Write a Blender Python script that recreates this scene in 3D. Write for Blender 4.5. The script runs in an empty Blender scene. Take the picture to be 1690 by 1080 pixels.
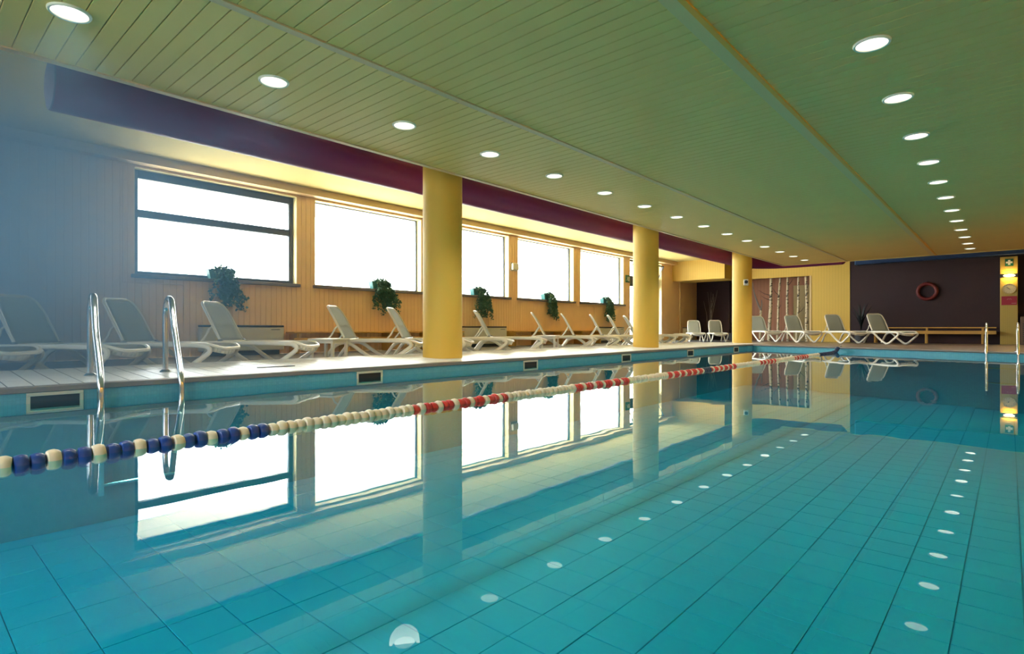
import bpy, math, random
from mathutils import Vector, Matrix, noise
random.seed(7)
PI = math.pi
sc = bpy.context.scene
COL = sc.collection

# ------------------------------------------------------------------ camera, world, exposure
W, H, F = 1690, 1080, 921.0
cam_d = bpy.data.cameras.new('camera')
cam = bpy.data.objects.new('camera', cam_d)
COL.objects.link(cam)
cam.location = (0, 0, 0.47)
cam.rotation_euler = (PI/2, 0, math.radians(41.7))
cam_d.sensor_width = 36.0
cam_d.lens = F / W * 36.0
cam_d.shift_y = 3.0 / W
cam_d.clip_end = 200
cam_d.clip_start = 0.02
sc.camera = cam
sc.view_settings.view_transform = 'Standard'
sc.view_settings.look = 'None'
sc.view_settings.exposure = 1.25
sc.view_settings.gamma = 1.0
sc.view_settings.use_curve_mapping = False

SKY = 9.0
world = bpy.data.worlds.new('overcast_sky')
sc.world = world
world.use_nodes = True
bg = world.node_tree.nodes['Background']
bg.inputs['Color'].default_value = (0.93, 0.97, 1.0, 1)
bg.inputs['Strength'].default_value = SKY
try:
    sc.cycles.max_bounces = 10
    sc.cycles.diffuse_bounces = 6
    sc.cycles.glossy_bounces = 5
    sc.cycles.transparent_max_bounces = 12
    sc.cycles.sample_clamp_indirect = 8.0
    sc.cycles.caustics_reflective = False
    sc.cycles.caustics_refractive = False
except Exception:
    pass

XW = -12.5            # face of the window wall
ZLOW = -0.10          # lower floor
ZC = 2.67             # slatted ceiling
ZU = 3.78             # raised ceiling
ZW = -0.13            # water level
ZB = -1.20            # pool bottom
WIN = [(3.17 + 3.72*k, 6.42 + 3.72*k) for k in range(5)] + [(-3.7, -0.40)]   # the last one is added, unseen left of the frame, to light the veil
ZS, ZT = 1.52, 3.58   # window sill and head
DOOR = (21.85, 24.85)
Y0, Y1, YF = -4.0, 20.8, 27.3
FILL_WIN = [(-10.6, -8.4), (-6.6, -4.4), (-2.6, -0.4)]   # unseen windows added behind the camera for front light and ceiling colour
SPOT_W = 36.0

def portal(name, y0, y1, z0, z1):
    d = bpy.data.lights.new(name, 'AREA')
    d.shape = 'RECTANGLE'
    d.size = (y1 - y0)
    d.size_y = (z1 - z0)
    d.cycles.is_portal = True
    o = bpy.data.objects.new(name, d)
    COL.objects.link(o)
    o.location = (XW - 0.32, (y0+y1)/2, (z0+z1)/2)
    o.rotation_euler = (PI/2, 0, -PI/2)      # faces into the room (+X)
    return o
for y0, y1 in WIN:
    portal('window_daylight', y0, y1, ZS, ZT)
portal('window_daylight', DOOR[0], DOOR[1], ZLOW, ZT)
for xa, xb in FILL_WIN:
    o = portal('window_daylight', xa, xb, 0.9, 3.3)
    o.location = ((xa+xb)/2, Y0-0.32, 2.1); o.rotation_euler = (PI/2, 0, 0)

# ------------------------------------------------------------------ materials
MATS = {}
def mat(name, col, rough=0.5, metal=0.0, spec=0.5, noise_amt=0.0, noise_scale=8.0, bump=0.0,
        bump_scale=60.0, emit=None, emit_s=0.0, coat=0.0, trans=0.0):
    if name in MATS: return MATS[name]
    m = bpy.data.materials.new(name); m.use_nodes = True
    nt = m.node_tree; b = nt.nodes['Principled BSDF']
    b.inputs['Base Color'].default_value = (*col, 1)
    b.inputs['Roughness'].default_value = rough
    b.inputs['Metallic'].default_value = metal
    b.inputs['Specular IOR Level'].default_value = spec
    b.inputs['Coat Weight'].default_value = coat
    if emit:
        b.inputs['Emission Color'].default_value = (*emit, 1)
        b.inputs['Emission Strength'].default_value = emit_s
    tc = None
    if noise_amt > 0:
        tc = nt.nodes.new('ShaderNodeTexCoord')
        n = nt.nodes.new('ShaderNodeTexNoise')
        n.inputs['Scale'].default_value = noise_scale
        n.inputs['Detail'].default_value = 4
        mx = nt.nodes.new('ShaderNodeMix'); mx.data_type = 'RGBA'
        mx.inputs[6].default_value = (*[c*(1-noise_amt) for c in col], 1)
        mx.inputs[7].default_value = (*[min(1, c*(1+noise_amt)) for c in col], 1)
        nt.links.new(tc.outputs['Object'], n.inputs['Vector'])
        nt.links.new(n.outputs['Fac'], mx.inputs[0])
        nt.links.new(mx.outputs[2], b.inputs['Base Color'])
    if bump > 0:
        if not tc: tc = nt.nodes.new('ShaderNodeTexCoord')
        n2 = nt.nodes.new('ShaderNodeTexNoise')
        n2.inputs['Scale'].default_value = bump_scale
        n2.inputs['Detail'].default_value = 3
        bp = nt.nodes.new('ShaderNodeBump')
        bp.inputs['Strength'].default_value = bump
        bp.inputs['Distance'].default_value = 0.01
        nt.links.new(tc.outputs['Object'], n2.inputs['Vector'])
        nt.links.new(n2.outputs['Fac'], bp.inputs['Height'])
        nt.links.new(bp.outputs['Normal'], b.inputs['Normal'])
    MATS[name] = m
    return m

def stripe_mat(name, col, dark, pitch, axis='X', width=0.07, rough=0.55):
    """vertical tongue-and-groove boards too far away to build: fine grooves as relief and colour"""
    m = bpy.data.materials.new(name); m.use_nodes = True
    nt = m.node_tree; b = nt.nodes['Principled BSDF']
    b.inputs['Roughness'].default_value = rough
    tc = nt.nodes.new('ShaderNodeTexCoord'); sp = nt.nodes.new('ShaderNodeSeparateXYZ')
    nt.links.new(tc.outputs['Object'], sp.inputs[0])
    dv = nt.nodes.new('ShaderNodeMath'); dv.operation = 'DIVIDE'; dv.inputs[1].default_value = pitch
    nt.links.new(sp.outputs[axis], dv.inputs[0])
    fr = nt.nodes.new('ShaderNodeMath'); fr.operation = 'FRACT'
    nt.links.new(dv.outputs[0], fr.inputs[0])
    lt = nt.nodes.new('ShaderNodeMath'); lt.operation = 'LESS_THAN'; lt.inputs[1].default_value = width
    nt.links.new(fr.outputs[0], lt.inputs[0])
    mx = nt.nodes.new('ShaderNodeMix'); mx.data_type = 'RGBA'
    mx.inputs[6].default_value = (*col, 1); mx.inputs[7].default_value = (*dark, 1)
    nt.links.new(lt.outputs[0], mx.inputs[0]); nt.links.new(mx.outputs[2], b.inputs['Base Color'])
    MATS[name] = m
    return m

def water_mat():
    m = bpy.data.materials.new('pool_water'); m.use_nodes = True
    nt = m.node_tree; nt.nodes.clear()
    out = nt.nodes.new('ShaderNodeOutputMaterial')
    tr = nt.nodes.new('ShaderNodeBsdfTransparent'); tr.inputs[0].default_value = (0.38, 0.93, 0.97, 1)
    gl = nt.nodes.new('ShaderNodeBsdfGlossy'); gl.inputs['Roughness'].default_value = 0.0
    gl.inputs['Color'].default_value = (0.95, 0.98, 1, 1)
    lw = nt.nodes.new('ShaderNodeLayerWeight'); lw.inputs['Blend'].default_value = 0.5
    pw = nt.nodes.new('ShaderNodeMath'); pw.operation = 'POWER'; pw.inputs[1].default_value = 5.0
    ml = nt.nodes.new('ShaderNodeMath'); ml.operation = 'MULTIPLY_ADD'
    ml.inputs[1].default_value = 0.98; ml.inputs[2].default_value = 0.02
    nt.links.new(lw.outputs['Facing'], pw.inputs[0]); nt.links.new(pw.outputs[0], ml.inputs[0])
    mx = nt.nodes.new('ShaderNodeMixShader')
    nt.links.new(ml.outputs[0], mx.inputs[0]); nt.links.new(tr.outputs[0], mx.inputs[1]); nt.links.new(gl.outputs[0], mx.inputs[2])
    tc = nt.nodes.new('ShaderNodeTexCoord'); n = nt.nodes.new('ShaderNodeTexNoise')
    n.inputs['Scale'].default_value = 2.2; n.inputs['Detail'].default_value = 2
    bp = nt.nodes.new('ShaderNodeBump'); bp.inputs['Strength'].default_value = 0.012; bp.inputs['Distance'].default_value = 0.05
    nt.links.new(tc.outputs['Object'], n.inputs['Vector']); nt.links.new(n.outputs['Fac'], bp.inputs['Height'])
    nt.links.new(bp.outputs['Normal'], gl.inputs['Normal'])
    nt.links.new(mx.outputs[0], out.inputs[0])
    MATS['pool_water'] = m
    return m

def glass_mat():
    m = bpy.data.materials.new('window_glass'); m.use_nodes = True
    nt = m.node_tree; nt.nodes.clear()
    out = nt.nodes.new('ShaderNodeOutputMaterial')
    tr = nt.nodes.new('ShaderNodeBsdfTransparent'); tr.inputs[0].default_value = (0.96, 0.98, 0.97, 1)
    gl = nt.nodes.new('ShaderNodeBsdfGlossy'); gl.inputs['Roughness'].default_value = 0.0
    lw = nt.nodes.new('ShaderNodeLayerWeight'); lw.inputs['Blend'].default_value = 0.5
    pw = nt.nodes.new('ShaderNodeMath'); pw.operation = 'POWER'; pw.inputs[1].default_value = 5.0
    ml = nt.nodes.new('ShaderNodeMath'); ml.operation = 'MULTIPLY_ADD'
    ml.inputs[1].default_value = 0.9; ml.inputs[2].default_value = 0.05
    nt.links.new(lw.outputs['Facing'], pw.inputs[0]); nt.links.new(pw.outputs[0], ml.inputs[0])
    mx = nt.nodes.new('ShaderNodeMixShader')
    nt.links.new(ml.outputs[0], mx.inputs[0]); nt.links.new(tr.outputs[0], mx.inputs[1]); nt.links.new(gl.outputs[0], mx.inputs[2])
    nt.links.new(mx.outputs[0], out.inputs[0])
    return m

def birch_mat():
    m = mat('birch_bark', (0.62, 0.54, 0.40), 0.7)
    nt = m.node_tree; b = nt.nodes['Principled BSDF']
    tc = nt.nodes.new('ShaderNodeTexCoord'); mp = nt.nodes.new('ShaderNodeMapping')
    mp.inputs['Scale'].default_value = (7, 7, 16)
    n = nt.nodes.new('ShaderNodeTexNoise'); n.inputs['Scale'].default_value = 1.0; n.inputs['Detail'].default_value = 3
    r = nt.nodes.new('ShaderNodeValToRGB')
    r.color_ramp.elements[0].position = 0.38; r.color_ramp.elements[0].color = (0.05, 0.035, 0.03, 1)
    r.color_ramp.elements[1].position = 0.46; r.color_ramp.elements[1].color = (0.66, 0.58, 0.42, 1)
    nt.links.new(tc.outputs['Object'], mp.inputs[0]); nt.links.new(mp.outputs[0], n.inputs['Vector'])
    nt.links.new(n.outputs['Fac'], r.inputs[0]); nt.links.new(r.outputs[0], b.inputs['Base Color'])
    return m

def mosaic_mat(name, c1, c2, grout, scale):
    m = bpy.data.materials.new(name); m.use_nodes = True
    nt = m.node_tree; b = nt.nodes['Principled BSDF']; b.inputs['Roughness'].default_value = 0.25
    tc = nt.nodes.new('ShaderNodeTexCoord'); sp = nt.nodes.new('ShaderNodeSeparateXYZ')
    nt.links.new(tc.outputs['Object'], sp.inputs[0])
    ad = nt.nodes.new('ShaderNodeMath'); ad.operation = 'ADD'
    nt.links.new(sp.outputs['X'], ad.inputs[0]); nt.links.new(sp.outputs['Y'], ad.inputs[1])
    cb = nt.nodes.new('ShaderNodeCombineXYZ')
    nt.links.new(ad.outputs[0], cb.inputs['X']); nt.links.new(sp.outputs['Z'], cb.inputs['Y'])
    br = nt.nodes.new('ShaderNodeTexBrick'); br.offset = 0.0
    br.inputs['Color1'].default_value = (*c1, 1); br.inputs['Color2'].default_value = (*c2, 1)
    br.inputs['Mortar'].default_value = (*grout, 1)
    br.inputs['Scale'].default_value = scale; br.inputs['Mortar Size'].default_value = 0.02
    br.inputs['Brick Width'].default_value = 0.5; br.inputs['Row Height'].default_value = 0.5
    nt.links.new(cb.outputs[0], br.inputs['Vector']); nt.links.new(br.outputs['Color'], b.inputs['Base Color'])
    return m

M_WALL = mat('peach_board_paint', (0.92, 0.64, 0.33), 0.5, noise_amt=0.06, noise_scale=3)
M_WALLBACK = mat('peach_groove', (0.80, 0.54, 0.27), 0.7)
M_REVEAL = mat('cream_plaster', (0.86, 0.76, 0.42), 0.7, bump=0.1)
M_YELLOW = stripe_mat('yellow_board_wall', (0.72, 0.48, 0.09), (0.55, 0.35, 0.06), 0.11)
M_BROWN = stripe_mat('brown_board_wall', (0.36, 0.15, 0.075), (0.20, 0.08, 0.04), 0.16)
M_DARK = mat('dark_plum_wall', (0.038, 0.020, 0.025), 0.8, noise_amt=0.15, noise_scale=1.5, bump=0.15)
M_CEIL = mat('ceiling_board_paint', (0.82, 0.58, 0.18), 0.55, noise_amt=0.05, noise_scale=2)
M_CEILGAP = mat('ceiling_groove', (0.38, 0.30, 0.11), 0.8)
M_UCEIL = mat('cream_ceiling', (0.66, 0.54, 0.20), 0.8, bump=0.05)
M_CORN = mat('peach_cornice', (0.78, 0.58, 0.30), 0.6)
M_TRIM = mat('cream_trim', (0.66, 0.48, 0.24), 0.45)
M_BATTEN = mat('sage_batten', (0.74, 0.56, 0.24), 0.5)
M_BATTENY = mat('ochre_batten_edge', (0.85, 0.42, 0.04), 0.5)
M_GREYW = mat('pale_grey_plaster', (0.60, 0.62, 0.64), 0.8)
M_COLM = mat('yellow_column_plaster', (0.72, 0.46, 0.07), 0.6, bump=0.25, bump_scale=120)
M_DUCT = mat('plum_duct_fabric', (0.22, 0.016, 0.11), 0.5, bump=0.15, bump_scale=6)
M_BLUE = mat('deep_blue_duct', (0.015, 0.05, 0.16), 0.45)
M_TILE = mat('pale_deck_tile', (0.80, 0.80, 0.80), 0.38, noise_amt=0.06, noise_scale=5)
M_GROUT = mat('dark_grout', (0.16, 0.17, 0.19), 0.8)
M_LIP = mat('grey_coping_edge', (0.20, 0.18, 0.17), 0.4, noise_amt=0.1)
M_FLOORL = mat('slate_floor_tile', (0.13, 0.14, 0.17), 0.4, noise_amt=0.1)
M_FLOORF = mat('brown_deck_tile', (0.20, 0.145, 0.105), 0.35, noise_amt=0.15, noise_scale=6)
M_PTILE = mat('teal_pool_tile', (0.0, 0.37, 0.58), 0.4, noise_amt=0.07, noise_scale=1.2)
M_PGROUT = mat('teal_pool_grout', (0.0, 0.26, 0.41), 0.7)
M_PWALL = mosaic_mat('teal_mosaic', (0.08, 0.34, 0.46), (0.10, 0.38, 0.50), (0.08, 0.28, 0.38), 20)
M_WATER = water_mat()
M_GLASS = glass_mat()
M_FRAME = mat('dark_blue_grey_frame', (0.045, 0.06, 0.085), 0.4)
M_SILL = mat('grey_slate_sill', (0.18, 0.17, 0.18), 0.5)
M_STEEL = mat('polished_steel', (0.72, 0.74, 0.76), 0.13, metal=1.0)
M_WPLAST = mat('white_lounger_plastic', (0.83, 0.79, 0.68), 0.35)
M_SLING = mat('grey_sling_fabric', (0.32, 0.32, 0.27), 0.7, bump=0.2, bump_scale=300)
def sling_mat():
    nt = M_SLING.node_tree; b = nt.nodes['Principled BSDF']; out = [n for n in nt.nodes if n.type == 'OUTPUT_MATERIAL'][0]
    t = nt.nodes.new('ShaderNodeBsdfTranslucent'); t.inputs['Color'].default_value = (0.85, 0.87, 0.78, 1)
    mx = nt.nodes.new('ShaderNodeMixShader'); mx.inputs[0].default_value = 0.55
    nt.links.new(b.outputs[0], mx.inputs[1]); nt.links.new(t.outputs[0], mx.inputs[2]); nt.links.new(mx.outputs[0], out.inputs[0])
sling_mat()
M_GREYPL = mat('grey_hinge_plastic', (0.30, 0.32, 0.34), 0.5)
M_WOOD = mat('honey_bench_wood', (0.58, 0.33, 0.07), 0.45, noise_amt=0.12, noise_scale=9)
M_COILW = mat('cream_fan_coil_steel', (0.62, 0.60, 0.50), 0.45)
M_COILD = mat('dark_grille', (0.04, 0.045, 0.055), 0.5)
M_LEAF = mat('ivy_leaf', (0.08, 0.20, 0.14), 0.5, noise_amt=0.35, noise_scale=9)
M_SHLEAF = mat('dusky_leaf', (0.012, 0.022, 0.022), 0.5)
M_POT = mat('teal_planter_plastic', (0.05, 0.20, 0.20), 0.5)
M_SOIL = mat('dark_soil', (0.04, 0.03, 0.02), 0.9)
M_RBLUE = mat('blue_float_plastic', (0.015, 0.06, 0.30), 0.35)
M_RNAVY = mat('navy_float_plastic', (0.01, 0.03, 0.10), 0.35)
M_RWHITE = mat('cream_float_plastic', (0.78, 0.70, 0.56), 0.4)
M_RRED = mat('red_float_plastic', (0.62, 0.04, 0.035), 0.35)
M_CABLE = mat('rope_cable', (0.3, 0.3, 0.3), 0.5)
M_SKIM = mat('cream_skimmer_frame', (0.55, 0.53, 0.42), 0.45)
M_BLACK = mat('black_opening', (0.012, 0.014, 0.018), 0.7)
M_BIRCH = birch_mat()
M_TWIG = mat('dark_twig', (0.07, 0.045, 0.035), 0.8)
M_PTWIG = mat('pale_twig', (0.22, 0.19, 0.17), 0.8)
M_TAN = mat('tan_door_panel', (0.44, 0.34, 0.16), 0.6)
M_RIM = mat('white_lamp_rim', (0.75, 0.76, 0.66), 0.4)
M_REFL = mat('faceted_reflector', (0.85, 0.87, 0.80), 0.18, metal=1.0, emit=(1.0, 0.97, 0.80), emit_s=0.9)
M_BULB = mat('lit_bulb', (1, 1, 1), 0.5, emit=(1.0, 0.97, 0.84), emit_s=30.0)
M_WARM = mat('lit_warm_tube', (1, 1, 1), 0.5, emit=(1.0, 0.80, 0.38), emit_s=9.0)
M_SIGNG = mat('sign_green', (0.0, 0.13, 0.07), 0.5)
M_SIGNW = mat('sign_white', (0.78, 0.80, 0.74), 0.5)
M_PANEL = stripe_mat('yellow_pillar_boards', (0.55, 0.40, 0.10), (0.42, 0.29, 0.06), 0.05)
M_REDS = mat('crimson_sign', (0.40, 0.02, 0.05), 0.5)
M_RING = mat('red_ring_plastic', (0.14, 0.010, 0.009), 0.5)
M_CLOCK = mat('cream_clock_face', (0.62, 0.55, 0.36), 0.5)
M_OUTG = mat('pale_paving_outside', (0.85, 0.80, 0.66), 0.9)
M_EAVE = mat('white_eave', (0.80, 0.80, 0.76), 0.9)
M_FENCE = mat('weathered_red_fence', (0.55, 0.42, 0.40), 0.9)

# ------------------------------------------------------------------ mesh builder
class MB:
    def __init__(s): s.v = []; s.f = []; s.m = []; s.cur = 0
    def box(s, x0, y0, z0, x1, y1, z1, bev=0.0):
        b = len(s.v)
        if bev <= 0:
            s.v += [(x0,y0,z0),(x1,y0,z0),(x1,y1,z0),(x0,y1,z0),(x0,y0,z1),(x1,y0,z1),(x1,y1,z1),(x0,y1,z1)]
            fs = [(3,2,1,0),(4,5,6,7),(0,1,5,4),(1,2,6,5),(2,3,7,6),(3,0,4,7)]
        else:                                   # bevelled box: 24 vertices, one per corner and side
            vs = []
            idx = {}
            for cx in (0,1):
                for cy in (0,1):
                    for cz in (0,1):
                        X = (x0,x1)[cx]; Y = (y0,y1)[cy]; Z = (z0,z1)[cz]
                        ix = X + (bev if cx == 0 else -bev); iy = Y + (bev if cy == 0 else -bev); iz = Z + (bev if cz == 0 else -bev)
                        for k, p in enumerate(((X,iy,iz),(ix,Y,iz),(ix,iy,Z))):
                            idx[(cx,cy,cz,k)] = len(vs); vs.append(p)
            fs = []
            for a in (0,1):
                q = [(a,0,0,0),(a,1,0,0),(a,1,1,0),(a,0,1,0)]
                fs.append([idx[i] for i in (q if a else q[::-1])])
                q = [(0,a,0,1),(0,a,1,1),(1,a,1,1),(1,a,0,1)]
                fs.append([idx[i] for i in (q if a else q[::-1])])
                q = [(0,0,a,2),(1,0,a,2),(1,1,a,2),(0,1,a,2)]
                fs.append([idx[i] for i in (q if a else q[::-1])])
            for a in (0,1):
                for c in (0,1):
                    fs.append([idx[(a,c,0,0)],idx[(a,c,1,0)],idx[(a,c,1,1)],idx[(a,c,0,1)]])
                    fs.append([idx[(a,0,c,0)],idx[(a,1,c,0)],idx[(a,1,c,2)],idx[(a,0,c,2)]])
                    fs.append([idx[(0,a,c,1)],idx[(1,a,c,1)],idx[(1,a,c,2)],idx[(0,a,c,2)]])
                    for e in (0,1): fs.append([idx[(a,c,e,0)],idx[(a,c,e,1)],idx[(a,c,e,2)]])
            s.v += vs
        s.f += [tuple(b+i for i in f) for f in fs]; s.m += [s.cur]*len(fs)
        return s
    def face(s, pts):
        b = len(s.v); s.v += [tuple(p) for p in pts]; s.f.append(tuple(range(b, b+len(pts)))); s.m.append(s.cur); return s
    def prism(s, poly, z0, z1):                 # polygon in XY, counter-clockwise
        b = len(s.v); n = len(poly)
        s.v += [(x,y,z0) for x,y in poly] + [(x,y,z1) for x,y in poly]
        fs = [tuple(range(n-1,-1,-1)), tuple(range(n,2*n))] + [(i,(i+1)%n,n+(i+1)%n,n+i) for i in range(n)]
        s.f += [tuple(b+i for i in f) for f in fs]; s.m += [s.cur]*len(fs); return s
    def tube(s, path, r, seg=8, closed=False, flat=1.0, cap=True):
        P = [Vector(p) for p in path]; n = len(P)
        R = r if isinstance(r, (list,tuple)) else [r]*n
        b = len(s.v); prev = None; up = None
        for i in range(n):
            if closed: t = P[(i+1)%n] - P[i-1]
            else: t = P[min(i+1,n-1)] - P[max(i-1,0)]
            t = t.normalized() if t.length > 1e-9 else Vector((0,0,1))
            if up is None:
                up = Vector((0,1,0)) if abs(t.y) < 0.9 else Vector((1,0,0))
            up = (up - t*up.dot(t))
            up = up.normalized() if up.length > 1e-6 else t.orthogonal().normalized()
            sd = t.cross(up)
            for k in range(seg):
                a = 2*PI*k/seg
                q = P[i] + up*(math.cos(a)*R[i]*flat) + sd*(math.sin(a)*R[i])
                s.v.append(tuple(q))
        m = n if closed else n-1
        for i in range(m):
            for k in range(seg):
                j = (i+1)%n
                s.f.append((b+i*seg+k, b+i*seg+(k+1)%seg, b+j*seg+(k+1)%seg, b+j*seg+k)); s.m.append(s.cur)
        if cap and not closed:
            s.f.append(tuple(b+k for k in range(seg-1,-1,-1))); s.m.append(s.cur)
            s.f.append(tuple(b+(n-1)*seg+k for k in range(seg))); s.m.append(s.cur)
        return s
    def lathe(s, prof, seg=24, axis='Z', c=(0,0,0)):   # prof: (radius, height)
        b = len(s.v); n = len(prof)
        for r, h in prof:
            for k in range(seg):
                a = 2*PI*k/seg; x, y = r*math.cos(a), r*math.sin(a)
                p = (x,y,h) if axis == 'Z' else ((x,h,y) if axis == 'Y' else (h,x,y))
                s.v.append((p[0]+c[0], p[1]+c[1], p[2]+c[2]))
        for i in range(n-1):
            for k in range(seg):
                s.f.append((b+i*seg+k, b+i*seg+(k+1)%seg, b+(i+1)*seg+(k+1)%seg, b+(i+1)*seg+k)); s.m.append(s.cur)
        if prof[0][0] > 1e-6: s.f.append(tuple(b+k for k in range(seg-1,-1,-1))); s.m.append(s.cur)
        if prof[-1][0] > 1e-6: s.f.append(tuple(b+(n-1)*seg+k for k in range(seg))); s.m.append(s.cur)
        return s
    def mesh(s, name, mats, smooth=False):
        me = bpy.data.meshes.new(name); me.from_pydata(s.v, [], s.f)
        for mm in (mats if isinstance(mats, (list,tuple)) else [mats]): me.materials.append(mm)
        if len(me.materials) > 1: me.polygons.foreach_set('material_index', s.m)
        import bmesh
        bm = bmesh.new(); bm.from_mesh(me); bmesh.ops.recalc_face_normals(bm, faces=bm.faces); bm.to_mesh(me); bm.free()
        if smooth:
            me.polygons.foreach_set('use_smooth', [True]*len(me.polygons))
            try: me.set_sharp_from_angle(angle=math.radians(40))
            except Exception: pass
        me.update(); return me
    def build(s, name, mats, parent=None, smooth=False, loc=None):
        return link(name, s.mesh(name, mats, smooth), parent, loc)

def link(name, me, parent=None, loc=None):
    o = bpy.data.objects.new(name, me); COL.objects.link(o)
    if parent: o.parent = parent
    if loc: o.location = loc
    return o
def tag(o, label=None, cat=None, group=None, kind=None):
    if label: o['label'] = label
    if cat: o['category'] = cat
    if group: o['group'] = group
    if kind: o['kind'] = kind
    return o
def thing(name, label, cat, loc=(0,0,0), rz=0.0, group=None):
    o = bpy.data.objects.new(name, None); COL.objects.link(o)
    o.empty_display_size = 0.1
    o.location = loc; o.rotation_euler = (0,0,rz)
    return tag(o, label, cat, group)
def structure(o): o['kind'] = 'structure'; return o
def stuff(o): o['kind'] = 'stuff'; return o
def copy_tree(o, parent=None):
    c = o.copy(); COL.objects.link(c); c.parent = parent
    for ch in list(o.children): copy_tree(ch, c)
    return c
def spline(pts, n=6, closed=False):
    P = [Vector(p) for p in pts]; N = len(P); out = []
    for i in range(N if closed else N-1):
        a = P[i-1] if (closed or i > 0) else P[0]*2 - P[1]
        b = P[i]; c = P[(i+1)%N]
        d = P[(i+2)%N] if (closed or i+2 < N) else P[-1]*2 - P[-2]
        for k in range(n):
            t = k/n
            out.append(0.5*((2*b) + (c-a)*t + (2*a-5*b+4*c-d)*t*t + (3*b-a-3*c+d)*t**3))
    if not closed: out.append(P[-1])
    return out

# ------------------------------------------------------------------ setting: ceiling
Y0, Y1, YF = -4.0, 20.8, 27.3
ceil = structure(MB().box(-5.87, Y0, ZC+0.012, 3.9, Y1, ZC+0.10).build('ceiling', M_CEILGAP))
PB = 0.133
spans = [(-5.83, -3.99), (-3.91, -1.75), (-1.61, 3.88)]
LIGHTS_L = [0.85, 2.29, 3.72, 5.05, 6.38, 7.72, 9.04, 10.33, 11.63, 12.95, 14.27, 15.62, 16.95, 18.27, 19.5]
LIGHTS_R = [5.05, 6.40, 7.80, 9.14, 10.46, 11.78, 13.13, 14.47, 15.83, 17.16, 18.5, 19.72]
XL, XR = -4.87, -0.79
for (x0, x1) in spans:
    me = MB().box(x0, -PB/2+0.003, 0, x1, PB/2-0.003, 0.02, 0.003).mesh('board', M_CEIL)
    far = MB()
    y = Y0 + PB/2
    k = 0
    while y < Y1:
        if 0.1 < y < 11.0:
            link('board', me, ceil, (x0*0, y, ZC + 0.0012*math.sin(k*12.9)))
        else:
            far.box(x0, y-PB/2+0.003, ZC, x1, y+PB/2-0.003, ZC+0.02)
        y += PB; k += 1
    stuff(far.build('board_field', M_CEIL, ceil))
structure(MB().box(-5.90, Y0, ZC-0.012, -5.83, Y1+0.02, ZC+0.20).build('trim_1', M_TRIM))
structure(MB().box(-3.985, Y0, ZC-0.010, -3.915, Y1, ZC+0.02).build('trim_2', M_TRIM))
t3 = structure(MB().box(-1.75, Y0, ZC-0.010, -1.645, Y1, ZC+0.02).build('trim_3', M_BATTEN))
MB().box(-1.645, Y0, ZC-0.018, -1.605, Y1, ZC+0.02).build('edge_strip', M_BATTENY, t3)
structure(MB().box(3.88, Y0, ZC-0.02, 3.95, Y1+0.02, ZC+0.30).build('trim_4', M_TRIM))
structure(MB().box(-5.87, Y1-0.01, ZC-0.012, 3.9, Y1+0.03, ZC+0.16).build('trim_5', M_CEIL))
structure(MB().box(XW-0.4, Y0-0.2, ZU, 5.2, 31, ZU+0.15).build('ceiling_raised', M_UCEIL))
structure(MB().box(3.93, Y0, ZC+0.28, 5.0, Y1, ZC+0.36).build('ceiling_side', M_GREYW))
# cornice beam along the window wall
structure(MB().box(XW-0.02, Y0, 3.62, XW+0.25, 26.0, ZU).build('trim_6', M_CORN))

# ------------------------------------------------------------------ setting: window wall of boards
wall = MB()
xb0, xb1 = XW-0.30, XW-0.022
cuts = sorted(list(WIN) + [DOOR])
yy = Y0-0.2
for (a, b) in cuts:
    wall.box(xb0, yy, ZLOW-0.1, xb1, a, ZU); yy = b
    zs = ZLOW-0.1 if (a, b) == DOOR else ZS-0.06
    if (a, b) != DOOR: wall.box(xb0, a, ZLOW-0.1, xb1, b, zs)
    wall.box(xb0, a, ZT, xb1, b, ZU)
wall.box(xb0, yy, ZLOW-0.1, xb1, 31, ZU)
wl = structure(wall.build('wall_left', M_WALLBACK))
BW = 0.12
far = MB()
def wall_board(y0, y1, z0, z1, near):
    g = 0.0022
    if near:
        MB().box(0, -(y1-y0)/2+g, 0, 0.022, (y1-y0)/2-g, z1-z0, 0.004).build('board', M_WALL, wl, loc=(XW-0.022, (y0+y1)/2, z0))
    else:
        far.box(XW-0.022, y0+g, z0, XW, y1-g, z1)
y = Y0
segs = []
edges = [Y0] + [e for c in cuts for e in c] + [29.3]
for i in range(len(edges)-1):
    a, b = edges[i], edges[i+1]
    n = max(1, round((b-a)/BW)); w = (b-a)/n
    is_win = (a, b) in cuts
    for k in range(n):
        p, q = a+k*w, a+(k+1)*w
        near = 1.1 < (p+q)/2 < 14.4
        if not is_win: wall_board(p, q, ZLOW, 3.62, near)
        else:
            if (a, b) != DOOR: wall_board(p, q, ZLOW, ZS-0.06, near)
            far.box(XW-0.022, p+0.0022, ZT, XW, q-0.0022, 3.62)
stuff(far.build('board_field', M_WALL, wl))
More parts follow.
